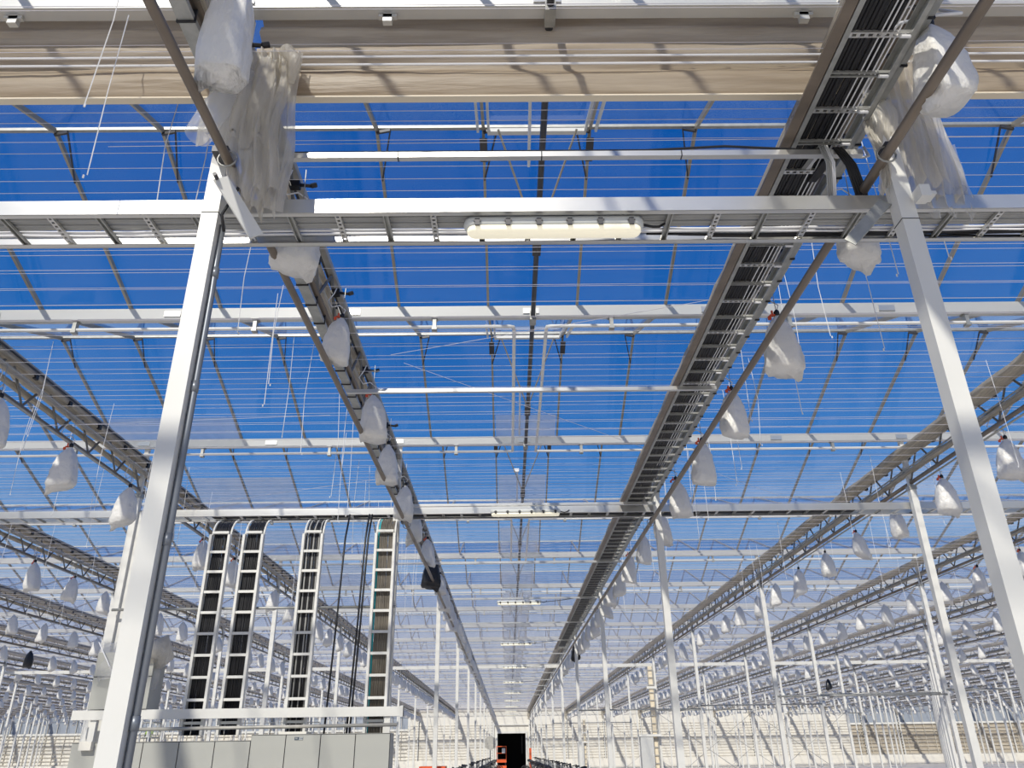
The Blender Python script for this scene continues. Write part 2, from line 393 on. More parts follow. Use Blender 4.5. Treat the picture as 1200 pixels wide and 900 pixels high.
# ---- columns
colm = MB().box(-CW, CW, -CW, CW, 0, 5.36).mesh('column', 'white')
postm = MB().box(-.033, .033, -.033, .033, 5.36, 6.12).mesh('top_post', 'white')
capm = MB().box(-.06, .06, -.06, .06, 5.31, 5.37).mesh('cap_plate', 'galv')
cl = []
for side, k, X in rows:
    for j in range(12):
        Y = Y0+P*j
        if any(seen(X, Y, z, 130) for z in (1.0, 3.5, 6.0)): cl.append((Y, side, k, X, j))
cl.sort(); print('columns', len(cl))
rest = MB()
def rank(j): return ORD[j]
for i, (Y, side, k, X, j) in enumerate(cl):
    if i < 300:
        c = put('column', colm, None, (X, Y+CY, 0))
        if Y < 10: lab = 'tall white square steel column nearest the camera, %s side of the aisle' % side
        else: lab = 'white square steel column, %s, %s from the camera' % (rowshort(side, k), rank(j))
        tag(c, lab, 'column', 'white steel columns')
        if Y < 50: put('top_post', postm, c); put('cap_plate', capm, c)
        if Y < 10:
            part('collar', MB().box(-.051, .051, -.051, .051, 4.42 if side == 'right' else 4.50, 4.424 if side == 'right' else 4.504), 'cabdark', c)
    else: rest.box(X-.07, X+.07, Y-.07, Y+.07, 0, 6.1)
if rest.v: tag(part('column', rest, 'white'), 'distant white steel columns beyond the nearer ones', 'column', kind='stuff')

# ---- trusses
TZ, BZ = 5.93, 5.42
tcm = MB().box(-.03, .03, -4.0, 4.0, TZ-.03, TZ+.03).mesh('top_chord', 'truss')
bcm = MB().path([(0, -4, BZ), (0, 4, BZ)], .03, 8).mesh('bottom_chord', 'pipe', True)
bra = MB().path([(0, 0, TZ-.02), (0, .4, BZ+.02)], .015, 6).mesh('brace', 'brace')
brb = MB().path([(0, 0, BZ+.02), (0, .4, TZ-.02)], .015, 6).mesh('brace', 'brace')
web = MB(); hang = MB()
for q in range(10):
    web.path([(0, -4+.8*q, BZ+.02), (0, -3.6+.8*q, TZ-.02), (0, -3.2+.8*q, BZ+.02)], .014, 4, cap=False)
webm = web.mesh('brace', 'brace')
tl = []
for side, k, X in rows:
    for j in range(-1, 11):
        Yc = Y0+P*j+4
        ok = any(seen(X, Yc+dy, z, 160) for dy in (-4, -2, 0, 2, 4) for z in (5.4, 5.9))
        if ok: tl.append((abs(Yc)+.3*abs(X), side, k, X, j, Yc))
tl.sort(); print('trusses', len(tl))
trest = MB()
for i, (dd, side, k, X, j, Yc) in enumerate(tl):
    if i < 300:
        t = empty('lattice_truss', (X, Yc, 0))
        tag(t, 'grey lattice truss under the roof, %s, %s bay from the camera' % (rowshort(side, k), ORD[j+1]), 'truss', 'lattice trusses')
        put('top_chord', tcm, t); put('bottom_chord', bcm, t)
        if Yc < 26 and k < 5:
            for q in range(10):
                put('brace', brb, t, (0, -4+.8*q, 0)); put('brace', bra, t, (0, -3.6+.8*q, 0))
        else: put('brace', webm, t, kind='stuff')
    else:
        trest.box(X-.03, X+.03, Yc-4, Yc+4, TZ-.03, TZ+.03).box(X-.03, X+.03, Yc-4, Yc+4, BZ-.03, BZ+.03)
if trest.v: tag(part('lattice_truss', trest, 'truss'), 'most distant lattice trusses near the end wall', 'truss', kind='stuff')

# ---- folded screens that run along each truss, their rails, and the row pipes
def ribbon(x0, x1, z0, z1, ya, yb, step, amp, rnd):
    # a pleated bundle of cloth: irregular cross-section swept along Y
    n = 12; mb = MB(); prof = []
    for i in range(n):
        a = 2*pi*i/n
        px = (x0+x1)/2 + (x1-x0)/2*max(-1, min(1, 1.25*cos(a))); pz_ = (z0+z1)/2 + (z1-z0)/2*max(-1, min(1, 1.25*sin(a)))
        prof.append((px, pz_))
    ys = []; y = ya
    while y < yb: ys.append(y); y += step
    ys.append(yb); vv = []
    for y in ys:
        for (a, b) in prof: vv.append((a+rnd.uniform(-amp, amp)*.6, y, b+rnd.uniform(-amp, amp)))
    ff = [(i*n+j, i*n+(j+1) % n, (i+1)*n+(j+1) % n, (i+1)*n+j) for i in range(len(ys)-1) for j in range(n)]
    mb.add(vv, ff); return mb
rnd = random.Random(3)
fine = (ribbon(-.22, .05, 5.80, 5.90, 0, 92, .3, .012, rnd).mesh('screen_bundle', 'screen', True))
coarse = (ribbon(-.22, .05, 5.80, 5.90, 0, 92, 2.0, .01, rnd).mesh('screen_bundle', 'screen', True))
fine2 = (ribbon(-.09, -.02, 5.53, 5.585, 0, 92, .35, .012, rnd).mesh('screen_bundle', 'screen', True))
coarse2 = (ribbon(-.09, -.02, 5.53, 5.585, 0, 92, 2.0, .01, rnd).mesh('screen_bundle', 'screen', True))
rail1 = MB().path([(.06, 0, 5.90), (.06, 92, 5.90)], .012, 6).mesh('screen_rail', 'dark')
rail2 = MB().path([(-.095, 0, 5.60), (-.095, 92, 5.60)], .012, 6).mesh('screen_rail', 'galv')
rail3 = MB().path([(.07, 0, 5.64), (.07, 92, 5.64)], .018, 6).mesh('side_rail', 'truss')
strip3 = MB().box(.055, .085, 0, 92, 5.585, 5.62).mesh('screen_edge', 'screen')
cl_ = MB()
for q in range(114): cl_.box(.035, .075, .4+.8*q, .46+.8*q, 5.80, 5.86)
clipm = cl_.mesh('clip', 'black')
pipe_low = MB().path([(.0, 0, 5.28), (0, 92, 5.28)], .022, 6).mesh('row_pipe', 'truss')
for side, k, X in rows:
    far = k > 4
    lz = .07 if side == 'left' and k else 0
    if (side, k) == ('left', 0): X = X-.10
    a = put('folded_screen', coarse if far else fine, None, (X, 0, 0))
    tag(a, 'upper folded tan shade screen along the truss, %s' % rowshort(side, k), 'screen', 'upper folded screens')
    put('screen_rail', rail1, a)
    if k < 4: put('clip', clipm, a, kind='stuff')
    b = put('folded_screen', coarse2 if far else fine2, None, (X, 0, lz))
    tag(b, 'lower narrow folded screen beside the truss web, %s' % rowshort(side, k), 'screen', 'lower folded screens')
    put('screen_rail', rail2, b); put('side_rail', rail3, b); put('screen_edge', strip3, b)

# white round gutter-side pipes of the aisle rows (the two long diagonals)
pl = [(-1.60, 1.2, 4.78), (-1.58, 3.7, 4.80), (-1.53, 8, 4.8), (-1.47, 14, 4.8), (-1.46, 30, 4.82), (-1.46, 91, 4.9)]
pr = [(2.25, 1.2, 4.8), (2.22, 3.7, 4.8), (2.20, 8, 4.8), (2.17, 14, 4.8), (2.12, 30, 4.82), (2.1, 91, 4.9)]
for pts, sd in ((pl, 'left'), (pr, 'right')):
    t = empty('heating_pipe'); tag(t, 'long round grey-brown pipe running down the %s side of the aisle' % sd, 'pipe')
    part('pipe', MB().path(pts, .027 if sd == 'left' else .03, 12), 'pipe', t, True)
    for i, y in enumerate((3.5, 11.5, 19.5, 27.5)):
        x = pts[1][0] + (pts[3][0]-pts[1][0])*min(1, (y-3.7)/10)
        g = MB().path([(x+.055*cos(a*pi/6), y, 4.8+.055*sin(a*pi/6)) for a in range(13)], .006, 6)
        part('clamp', g, 'galv', t, True)
        sx = -.09 if sd == 'left' else .06
        part('clamp_arm', MB().box(min(x, x+sx), max(x, x+sx), y-.02, y+.1, 4.84, 4.88), 'dark', t)
    for y in ((2.2, 2.6, 3.2, 4.9, 5.5, 6.2, 7.4) if sd == 'left' else (3.3, 5.3)):
        pass
# grey zip-tied channel under the bottom chord of the aisle rows
for sd, X in (('left', XL-.04), ('right', XR)):
    t = empty('cable_channel'); tag(t, 'flat galvanised channel with black zip ties under the %s aisle truss' % sd, 'channel')
    part('channel', MB().box(X-.045, X+.045, 1.5, 60, 5.31, 5.345), 'galv', t)
    tie = MB().box(X-.052, X+.052, -.006, .006, 5.30, 5.40).mesh('zip_tie', 'black')
    y = 2.0
    while y < 14: put('zip_tie', tie, t, (0, y, 0)); y += .33
# plain rods along the other rows under the chord
for side, k, X in rows:
    if 1 <= k < 8:
        o = part('row_pipe', MB().path([(X+.05, 2, 5.375), (X+.05, 91, 5.375)], .013, 6), 'galv', None, True)
        tag(o, 'slim grey pipe slung under the truss, %s' % rowshort(side, k), 'pipe', 'pipes under the outer trusses')

# ---- thin wires across the whole house
wm = MB().path([(-XW, 0, 0), (XW, 0, 0)], .0028, 4, cap=False).mesh('support_wire', 'wire')
wr = MB(); nw = 0
for z, ph in ((5.655, .1), (5.975, .33)):
    y = 2.2+ph; wi = 0
    while y < 91:
        if wi < 148:
            o = put('support_wire', wm, None, (0, y, z)); tag(o, '%s level thin wire stretched across under the glass, %s from the camera' % ('lower' if z < 5.8 else 'upper', ORD[wi]), 'wire', 'screen support wires'); nw += 1; wi += 1
        else: wr.path([(-XW, y, z), (XW, y, z)], .003, 4, cap=False)
        y += .3 if y < 46 else .5
tag(part('support_wire', wr, 'wire'), 'distant thin support wires merging together near the end wall', 'wire', kind='stuff')
for i, (p, q) in enumerate((((-3, 4.6, 5.9), (3.5, 3.9, 5.3)), ((-1.2, 7.3, 5.5), (2.3, 6.3, 5.6)), ((-1.0, 6.9, 5.2), (6, 14, 5.6)), ((-5.5, 12.5, 5.4), (-1.6, 11, 5.4)), ((-7, 9, 5.4), (-2, 8.2, 5.2)), ((-2, 16, 5.2), (2.2, 14, 5.3)))):
    o = part('stay_wire', MB().path([p, q], .003, 4), 'wire')
    tag(o, 'slanting stay wire crossing the level wires, %s from the camera' % ORD[i], 'wire', 'slanting stay wires')

# ---- partition curtain folded up under the nearest gutter
def curtain(x0, x1, rnd):
    prof = [(a, 6.3-(6.3-b)*1.065) for a, b in [(3.86, 6.30), (3.74, 6.24), (3.70, 6.20), (3.76, 6.17), (3.72, 6.12), (3.70, 6.06), (3.78, 6.03), (3.74, 5.98), (3.69, 5.93), (3.74, 5.87), (3.79, 5.84), (3.75, 5.78), (3.71, 5.73), (3.70, 5.66), (3.73, 5.60), (3.74, 5.55), (3.77, 5.545), (3.80, 5.6), (3.82, 5.9)]]
    n = max(2, int((x1-x0)/.12)); mb = MB(); vv = []
    ph = [rnd.uniform(0, 6) for _ in prof]
    for i in range(n+1):
        x = x0+(x1-x0)*i/n
        for j, (y, z) in enumerate(prof):
            a = .010 if 1 < j < 14 else .002
            vv.append((x, y+a*sin(x*2.1+ph[j])+rnd.uniform(-.3, .3)*a, z+a*.9*sin(x*1.3+ph[j]*2)))
    m = len(prof)
    mb.add(vv, [(i*m+j, (i+1)*m+j, (i+1)*m+j+1, i*m+j+1) for i in range(n) for j in range(m-1)])
    return mb
bays = [(-9.5, -5.73, 'far left'), (-5.61, -1.73, 'left'), (-1.61, 2.26, 'middle'), (2.38, 6.26, 'right'), (6.38, 9.9, 'far right')]
for x0, x1, nm in bays:
    c = part('folded_curtain', curtain(x0, x1, rnd), 'curtain', None, True)
    tag(c, 'tan partition curtain folded up under the nearest gutter, %s bay' % nm, 'curtain', 'folded curtain bays')
    part('hem', MB().box(x0, x1, 3.715, 3.765, 5.488, 5.502), 'seam', c)
    for z, y in ((6.145, 3.668), (5.79, 3.668), (5.72, 3.668)):
        part('draw_wire', MB().path([(x0, y, z), (x1, y, z)], .008, 6), 'wcable', c)
for i, x in enumerate((-3.2, -.75, 2.0, 2.75)):
    o = part('curtain_bracket', MB().box(x-.03, x+.03, 3.60, 3.64, 6.04, 6.11).box(x-.06, x+.06, 3.60, 3.63, 6.08, 6.105), 'gutter')
    tag(o, 'small pale bracket under the nearest gutter, %s from the left' % ORD[i], 'bracket', 'curtain brackets')

# ---- cable trays
def slot_rung(L, w=.035, t=.02):
    # rung along +X of length L with a row of holes
    mb = MB(); mb.box(0, L, -w/2, -w/2+.009, 0, t).box(0, L, w/2-.009, w/2, 0, t)
    n = 9
    for i in range(n+1):
        x = L*i/n; mb.box(max(0, x-.010), min(L, x+.010), -w/2+.009, w/2-.009, 0, t*.4)
    return mb
def chan_rung(L, w=.035, t=.02):
    return MB().box(0, L, -w/2, -w/2+.008, 0, t).box(0, L, w/2-.008, w/2, 0, t).box(0, L, -w/2, w/2, t*.85, t)
def rail(L, hh=.09, fl=.03, sgn=1):
    # C rail along +X, web at y=0, flanges towards sgn*y
    a, b = sorted((0, sgn*fl))
    return MB().box(0, L, -.003, .003, 0, hh).box(0, L, a, b, 0, .005).box(0, L, a, b, hh-.005, hh)
def tray(name, label, origin, rotz, L, W, hh, pitch, rungs_to, mrail='alu', group=None):
    t = empty(name, origin, (0, 0, rotz)); tag(t, label, 'cable tray', group)
    part('rail', rail(L, hh, .035, 1), mrail, t); part('rail', rail(L, hh, .035, -1), mrail, t, loc=(0, W, 0))
    a = slot_rung(W).mesh('rung', 'alu'); b = chan_rung(W).mesh('rung', 'galv')
    x = pitch/2; i = 0; far = MB()
    while x < L:
        if rungs_to[0] < x < rungs_to[1]: put('rung', a if i % 2 == 0 else b, t, (x, 0, .012), (0, 0, pi/2))
        else: far.box(x-.012, x+.012, 0, W, .012, .022)
        x += pitch; i += 1
    if far.v: part('rung', far, 'galv', t, kind='stuff')
    return t
# tray across the picture, nearest
t1 = tray('cable_tray', 'nearest aluminium cable tray crossing the whole picture overhead', (-8, 3.745, 4.60), 0, 16, .335, .10, .286, (4, 12))
t2 = tray('cable_tray', 'second aluminium cable tray crossing the aisle, packed with black cables', (-18, 11.76, 5.045), 0, 36, .32, .105, .286, (9, 27))
t3 = tray('cable_tray', 'distant pale cable tray crossing the whole house near the end', (-40, 35.8, 5.0), 0, 80, .3, .11, .6, (0, 0), 'white')
# ladder tray along the right truss
t4 = tray('cable_ladder', 'long cable ladder running down the right side of the aisle roof', (2.235, 1.2, 5.16), pi/2, 29.5, .40, .09, .275, (0, 14), 'galv')
part('outer_flange', MB().box(0, 29.5, .40, .47, .0, .012), 'pipe', t4)
clipm2 = MB().path([(0, 0, 0), (0, .055, 0)], .010, 8).mesh('clip', 'wcable')
x = .1375; i = 0
while x < 7:
    put('clip', clipm2, t4, (x, .03, .002)); x += .275; i += 1
# cables lying in the trays
def cable_x(x0, x1, y, z, r, m, label, cat, group, wob=.004, step=.35):
    pts = []; n = max(2, int((x1-x0)/step))
    for i in range(n+1): pts.append((x0+(x1-x0)*i/n, y+rnd.uniform(-wob, wob), z+rnd.uniform(-wob, wob)*.4))
    o = part('cable', MB().path(pts, r, 6), m, None, True); tag(o, label, cat, group); return o
for i in range(9): cable_x(-7.9, 7.9, 3.785+i*.021, 4.645+.003*(i % 3), .0105, 'gcable', 'flat-laid grey cable in the nearest crossing tray, %s from its near rail' % ORD[i], 'cable', 'grey cables in the nearest tray')
for i in range(2): cable_x(-7.9, 7.9, 3.985+i*.03, 4.648, .009, 'wcable', 'white cable in the nearest tray, %s its far rail' % ('just inside', 'right beside')[i], 'cable', 'white cables in the nearest tray', .006)
cable_x(-1.5, 7.9, 4.02, 4.66, .010, 'black', 'single black cable along the far edge of the nearest tray', 'cable', None, .012)
for i in range(3): cable_x(.9+.2*i, 7.9, 4.03+.01*i, 4.64-.004*i, .008, 'black', '%s black cable bunched at the right end of the nearest tray' % ('longest', 'middle', 'shortest')[i], 'cable', 'black cables at the right of the nearest tray', .014)
for i in range(12): cable_x(-4.6, 5.5, 11.80+i*.022, 5.085+.004*(i % 2), .0125, 'black', 'black cable lying in the second crossing tray, %s from its near rail' % ORD[i], 'cable', 'black cables in the second tray')
def cable_y(x, y0, y1, z, r, m, label, group, wob=.004):
    pts = []; n = max(2, int((y1-y0)/.4))
    for i in range(n+1): pts.append((x+rnd.uniform(-wob, wob), y0+(y1-y0)*i/n, z+rnd.uniform(-wob, wob)*.4))
    o = part('cable', MB().path(pts, r, 6), m, None, True); tag(o, label, 'cable', group); return o
for i in range(12): cable_y(1.856+i*.0225, 1.3, 30, 5.20+.004*(i % 2), .0135, 'black', 'thick black cable along the right cable ladder, %s from the left' % ORD[i], 'black cables on the ladder')
for i in range(4): cable_y(2.05+i*.03, 1.3, 10, 5.186, .0045, 'wcable', 'thin white cable under the right cable ladder, %s from the left' % ORD[i], 'white cables on the ladder', .006)
# cables dropping from the ladder over the first cross bar
for i in range(5):
    pts = [(1.99+.01*i, 4.1, 5.19), (1.99+.012*i, 3.78, 5.12), (1.99+.012*i, 3.74, 4.95), (2.0+.012*i, 3.85, 4.72), (2.0+.01*i, 3.95, 4.68)]
    tag(part('drop_cable', MB().path(pts, .006, 6), 'gcable' if i < 3 else 'wcable', None, True), 'pale cable dropping from the ladder to the nearest tray, %s from left' % ORD[i], 'cable', 'pale drop cables')
for i in range(5):
    pts = [(2.08+.012*i, 4.2, 5.19), (2.09+.013*i, 3.8, 5.12), (2.12+.014*i, 3.76, 4.95), (2.17+.016*i, 3.82, 4.78), (2.21+.014*i, 3.95, 4.66)]
    tag(part('drop_cable', MB().path(pts, .009, 6), 'black', None, True), 'black cable dropping from the ladder to the nearest tray, %s from left' % ORD[i], 'cable', 'black drop cables')

# ---- square cross bars over the aisle, and the lamps that hang from them
for k in range(14):
    y = 3.82 if k == 0 else (7.35 if k == 1 else Y0+4*k-.1); x0, x1 = (-1.47, 2.27) if k == 0 else ((-1.64, 2.2) if k == 1 else (-1.62, 2.28))
    zc = 5.10 if k else 5.09
    o = part('cross_bar', MB().box(x0, x1, y-.02, y+.02, zc-.02, zc+.02), 'alu')
    tag(o, 'slim square metal bar across the aisle, %s from the camera' % ORD[k], 'bar', 'bars across the aisle')
    if k == 0:
        part('joint', MB().box(-.66, -.652, y-.0215, y+.0215, zc-.0215, zc+.0215).box(.24, .248, y-.0215, y+.0215, zc-.0215, zc+.0215).box(1.12, 1.128, y-.0215, y+.0215, zc-.0215, zc+.0215), 'dark', o)
        part('cable', MB().path([(-1.4, y-.01, zc+.028), (.9, y-.012, zc+.028), (1.4, y-.02, zc+.05), (2.0, y, zc+.03)], .008, 6), 'black', o)
lampd = None
def lamp_capsule(L, ry, rz, z0, z1):
    # rounded bar with stadium outline
    n = 8; pts = []
    for i in range(n+1): a = -pi/2+pi*i/n; pts.append((L/2-ry+ry*cos(a), ry*sin(a)))
    for i in range(n+1): a = pi/2+pi*i/n; pts.append((-L/2+ry+ry*cos(a), ry*sin(a)))
    m = len(pts); mb = MB()
    rings = [(z0, .80), (z0+(z1-z0)*.3, .97), (z0+(z1-z0)*.6, 1), (z1, .93)]
    v = []
    for z, s in rings: v += [((x-(L/2-ry)*(1 if x > 0 else -1))*s+(L/2-ry)*(1 if x > 0 else -1), y*s, z) for x, y in pts]
    f = [(r*m+i, r*m+(i+1) % m, (r+1)*m+(i+1) % m, (r+1)*m+i) for r in range(len(rings)-1) for i in range(m)]
    f += [tuple(range(m))[::-1], tuple(range((len(rings)-1)*m, len(rings)*m))]
    return mb.add(v, f)
def make_lamp():
    t = empty('strip_lamp')
    part('housing', lamp_capsule(1.09, .062, 0, .0, .06), 'lampbody', t, True)
    part('diffuser', lamp_capsule(1.05, .052, 0, -.035, .008), 'lamp', t, True)
    g = MB().box(-.014, .014, -.072, -.06, -.012, .035).box(-.022, .022, -.07, -.064, .016, .026).mesh('clip', 'dark')
    for i in range(6):
        x = -.46+i*.184
        put('clip', g, t, (x, 0, 0)); put('clip', g, t, (x, 0, 0), (0, 0, pi))
    return t
lampd = make_lamp(); lampd.location = (.305, 3.85, 4.545)
tag(lampd, 'lit fluorescent strip lamp hanging under the nearest cable tray', 'lamp', 'strip lamps down the aisle')
part('power_cord', MB().path([(.54, .0, .03), (.60, 0, .015), (.64, .02, .03), (.68, .03, .06)], .008, 6), 'black', lampd, True)
pos = [(11.72, 5.02)] + [(Y0+8*k-.1, 4.98) for k in range(2, 11)]
for i, (y, z) in enumerate(pos):
    copy_tree(lampd, (.30, y, z), None, 'lit strip lamp over the middle of the aisle, %s from the camera' % ORD[i+1])
for i, y in enumerate([Y0+8*k-.1 for k in range(2, 6)]):
    o = part('lamp_cable', MB().path([(.85, y, 5.0), (1.3, y, 5.04), (1.9, y, 5.12)], .008, 6), 'black', None, True)
    tag(o, 'black cable from the ladder to the %s strip lamp' % ORD[i+2], 'cable', 'lamp feed cables')

# ---- grow lights wrapped in white bags
def bag_mesh(seed, nr, ns, m='bag'):
    r = random.Random(seed); mb = MB()
    prof = [(0, .020, .02), (-.03, .045, .04), (-.08, .09, .07), (-.16, .125, .10), (-.26, .145, .115), (-.36, .16, .12), (-.43, .168, .12), (-.48, .15, .10)]
    lean = r.uniform(-.06, .06); tw = r.uniform(-.5, .5); sk = r.uniform(-.12, .12); sk2 = r.uniform(-.06, .06)
    vv = []; tail = r.uniform(0, 2*pi); tl_ = r.uniform(.04, .12)
    lob = [r.uniform(-.09, .09) for _ in range(ns)]
    rows_ = []
    for i in range(nr+1):
        t = i/nr*(len(prof)-1); a = int(min(t, len(prof)-2)); f = t-a
        z, rx, ry = [prof[a][c]*(1-f)+prof[a+1][c]*f for c in range(3)]
        u = i/nr
        for j in range(ns):
            an = 2*pi*j/ns+tw*u
            c_, s_ = cos(an), sin(an); e = .62
            px = rx*abs(c_)**e*(1 if c_ > 0 else -1); py = ry*abs(s_)**e*(1 if s_ > 0 else -1)
            k = 1+lob[j]*(.3+u)+r.uniform(-.05, .05)*(u > .1)
            zz = z*1.04+(px*sk/.16+py*sk2/.1)*u*.5+r.uniform(-.008, .008)*u
            dt = abs((an-tail+pi) % (2*pi)-pi)
            if u > .8 and dt < .5: zz -= tl_*(u-.8)/.2*(1-dt/.5)
            vv.append((px*k+lean*u, py*k, zz))
    ff = [(i*ns+j, i*ns+(j+1) % ns, (i+1)*ns+(j+1) % ns, (i+1)*ns+j) for i in range(nr) for j in range(ns)]
    k = len(vv); vv.append((lean*.9, 0, -.50)); vv.append((0, 0, .01))
    ff += [(nr*ns+j, nr*ns+(j+1) % ns, k) for j in range(ns)] + [(j, (j+1) % ns, k+1) for j in range(ns)]
    mb.add(vv, ff); return mb.mesh('plastic_bag', m, True), mb
near_bags = [bag_mesh(s, 16, 20)[0] for s in range(5)]
far_bags = [bag_mesh(s+20, 6, 9) for s in range(4)]
knot = MB().path([(0, 0, -.01), (0, 0, .03), (.01, 0, .05)], [.024, .03, .018], 8).mesh('connector', 'black', True)
cord = MB().path([(0, 0, .03), (.03, .0, .10), (-.04, .03, .16), (-.12, .06, .14), (-.17, .08, .22), (-.12, .06, .30), (-.10, .04, .36)], .0065, 6).mesh('power_cord', 'wcable', True)
rclip = MB().box(-.07, -.015, -.012, .012, .0, .014).box(-.05, -.035, -.01, .01, 0, .05).box(-.09, -.06, -.01, .01, -.03, .0).mesh('clip', 'red')
hook = MB().path([(0, 0, .03), (.0, 0, .36)], .004, 5).mesh('hanger', 'galv')
bl = []
BO = {('left', 0): .20, ('right', 0): .20}
for side, k, X in rows:
    bx = X+BO.get((side, k), .14)
    for n in range(57):
        Y = 2.98+1.6*n
        if Y > 91: break
        if seen(bx, Y, 5.0, 60):
            q = proj((bx, Y, 5.0)); bl.append((q[2], side, k, bx, Y, n))
bl.sort(); print('bags', len(bl))
brest = MB(); black_at = {('left', 0, 8): 1, ('left', 4, 17): 1, ('right', 4, 28): 1, ('right', 5, 38): 1, ('right', 0, 17): 1}
for i, (dd, side, k, X, Y, n) in enumerate(bl):
    rz = rnd.uniform(-.5, .5); sc = rnd.uniform(.88, 1.08)
    if i < 300:
        isb = (side, k, n) in black_at
        if dd < 22: me = near_bags[rnd.randrange(5)]
        else: me = far_bags[rnd.randrange(4)][0]
        zt = 5.27 if (side, k) == ('left', 0) else 5.28
        b = put('wrapped_grow_light', me, None, (X+rnd.uniform(-.03, .03), Y+rnd.uniform(-.06, .06), zt), (rnd.uniform(-.05, .05), rnd.uniform(-.05, .05), rz), (sc*.9, sc*.9, sc*rnd.uniform(.95, 1.1)))
        if n == 0 and k == 0:
            b.location = (-1.48, 2.98, 5.74) if side == 'left' else (2.43, 3.12, 5.39)
            b.scale = (.78, .78, 1.75) if side == 'left' else (.92, .95, 1.2)
        tag(b, '%s bagged hanging grow light, %s, %s from the camera' % ('black' if isb else 'white', rowshort(side, k), ORD[n]), 'bag', 'bagged grow lights')
        if isb:
            me2 = me.copy(); me2.materials[0] = M['bbag']; b.data = me2; b.scale = (1.1, 1.0, 1.15)
        if dd < 18:
            put('connector', knot, b); put('power_cord', cord, b); put('hanger', hook, b)
            if rnd.random() < .55 or side == 'right' and dd < 12: put('clip', rclip, b, label='red plastic clip')
    else:
        src = far_bags[rnd.randrange(4)][1]; c, s = cos(rz), sin(rz); kk = len(brest.v)
        brest.v += [(X+(c*a-s*b)*sc, Y+(s*a+c*b)*sc, 5.28+z*sc) for a, b, z in src.v]
        brest.f += [tuple(q+kk for q in f) for f in src.f]; brest.m += [0]*len(src.f)
tag(part('wrapped_grow_light', brest, 'bag', None, True), 'distant white bagged grow lights hanging in rows under the trusses', 'bag', kind='stuff')

# ---- thin cords hanging from the trusses
cords = 0
for side, k, X in rows[:3]+rows[NR+1:NR+4]:
    cn = 0
    for n in range(14):
        for dx in (rnd.uniform(.35, .75), rnd.uniform(.35, .75)):
            sg = 1 if side == 'right' else -1
            Y = 3.1+1.25*n+rnd.uniform(-.4, .4); x = X+sg*dx; zb = rnd.uniform(4.35, 4.95)
            if k > 0: x = X+rnd.choice((-1, 1))*dx
            if not seen(x, Y, 5, 0): continue
            o = part('hanging_cord', MB().path([(x, Y, 5.97), (x+rnd.uniform(-.04, .04), Y, (5.97+zb)/2), (x+rnd.uniform(-.02, .02), Y, zb)], .0035, 4).path([(x, Y, zb), (x, Y, zb-.02)], .006, 4), 'wcable')
            tag(o, 'thin white cord hanging by the trusses, %s, %s from the camera' % (rowshort(side, k), ORD[cn]), 'cord', 'thin hanging cords'); cn += 1

# ---- clear film drapes at the nearest column heads
def drape(x0, x1, z0, z1, y, rnd, flare, amp, n=40, m=24):
    ph = [rnd.uniform(0, 6) for _ in range(6)]
    def fn(u, v):
        wd = 1+flare*v; xc = (x0+x1)/2
        x = xc+(u-.5)*(x1-x0)*wd+.015*sin(9*v+ph[0])
        yy = y+amp*(sin(u*23+ph[1]+1.2*sin(3*v))+.6*sin(u*41+ph[2]+4*v))+.02*sin(7*v+ph[3])
        z = z1+(z0-z1)*v+(v > .9)*.04*sin(u*19+ph[4])
        return (x, yy, z)
    return MB().grid(fn, n, m)
t = empty('film_drape', (-1.5, 3.5, 4.5)); tag(t, 'crumpled clear plastic film bundled around the head of the left near column', 'plastic film')
def local(mb, o):
    mb.v = [(a-o.location[0], b-o.location[1], c-o.location[2]) for a, b, c in mb.v]; return mb
part('film_sheet', local(drape(-1.76, -1.38, 4.93, 5.62, 3.50, rnd, .12, .012), t), 'film', t, True)
part('film_sheet', local(drape(-1.58, -1.33, 4.60, 5.72, 3.54, rnd, .25, .022), t), 'film', t, True)
part('film_sheet', local(drape(-1.48, -1.28, 4.50, 5.75, 3.62, rnd, .25, .03), t), 'film', t, True)
part('film_roll', local(MB().path([(-1.76, 3.46, 4.93), (-1.70, 3.48, 5.15), (-1.56, 3.54, 5.5)], [.075, .08, .06], 16, cap=False), t), 'film2', t, True)
part('film_knot', local(MB().path([(-1.36, 3.56, 5.72), (-1.29, 3.54, 5.62), (-1.30, 3.55, 5.45)], [.05, .045, .02], 10), t), 'film', t, True)
t = empty('film_drape', (2.5, 3.6, 4.6)); tag(t, 'crumpled clear plastic film bundled behind the head of the right near column', 'plastic film')
part('film_sheet', local(drape(2.38, 2.64, 4.72, 5.72, 3.66, rnd, .15, .025), t), 'film', t, True)
part('film_sheet', local(drape(2.44, 2.78, 4.62, 5.45, 3.72, rnd, .15, .025), t), 'film', t, True)
part('film_sheet', local(drape(2.56, 2.84, 4.58, 5.1, 3.78, rnd, .1, .015), t), 'film2', t, True)
part('film_sheet', local(drape(2.215, 2.265, 4.62, 5.35, 3.60, rnd, .3, .012, 12, 20), t), 'film', t, True)
part('film_sheet', local(drape(2.26, 2.385, 5.0, 5.5, 3.585, rnd, .05, .004, 12, 20), t), 'film', t, True)

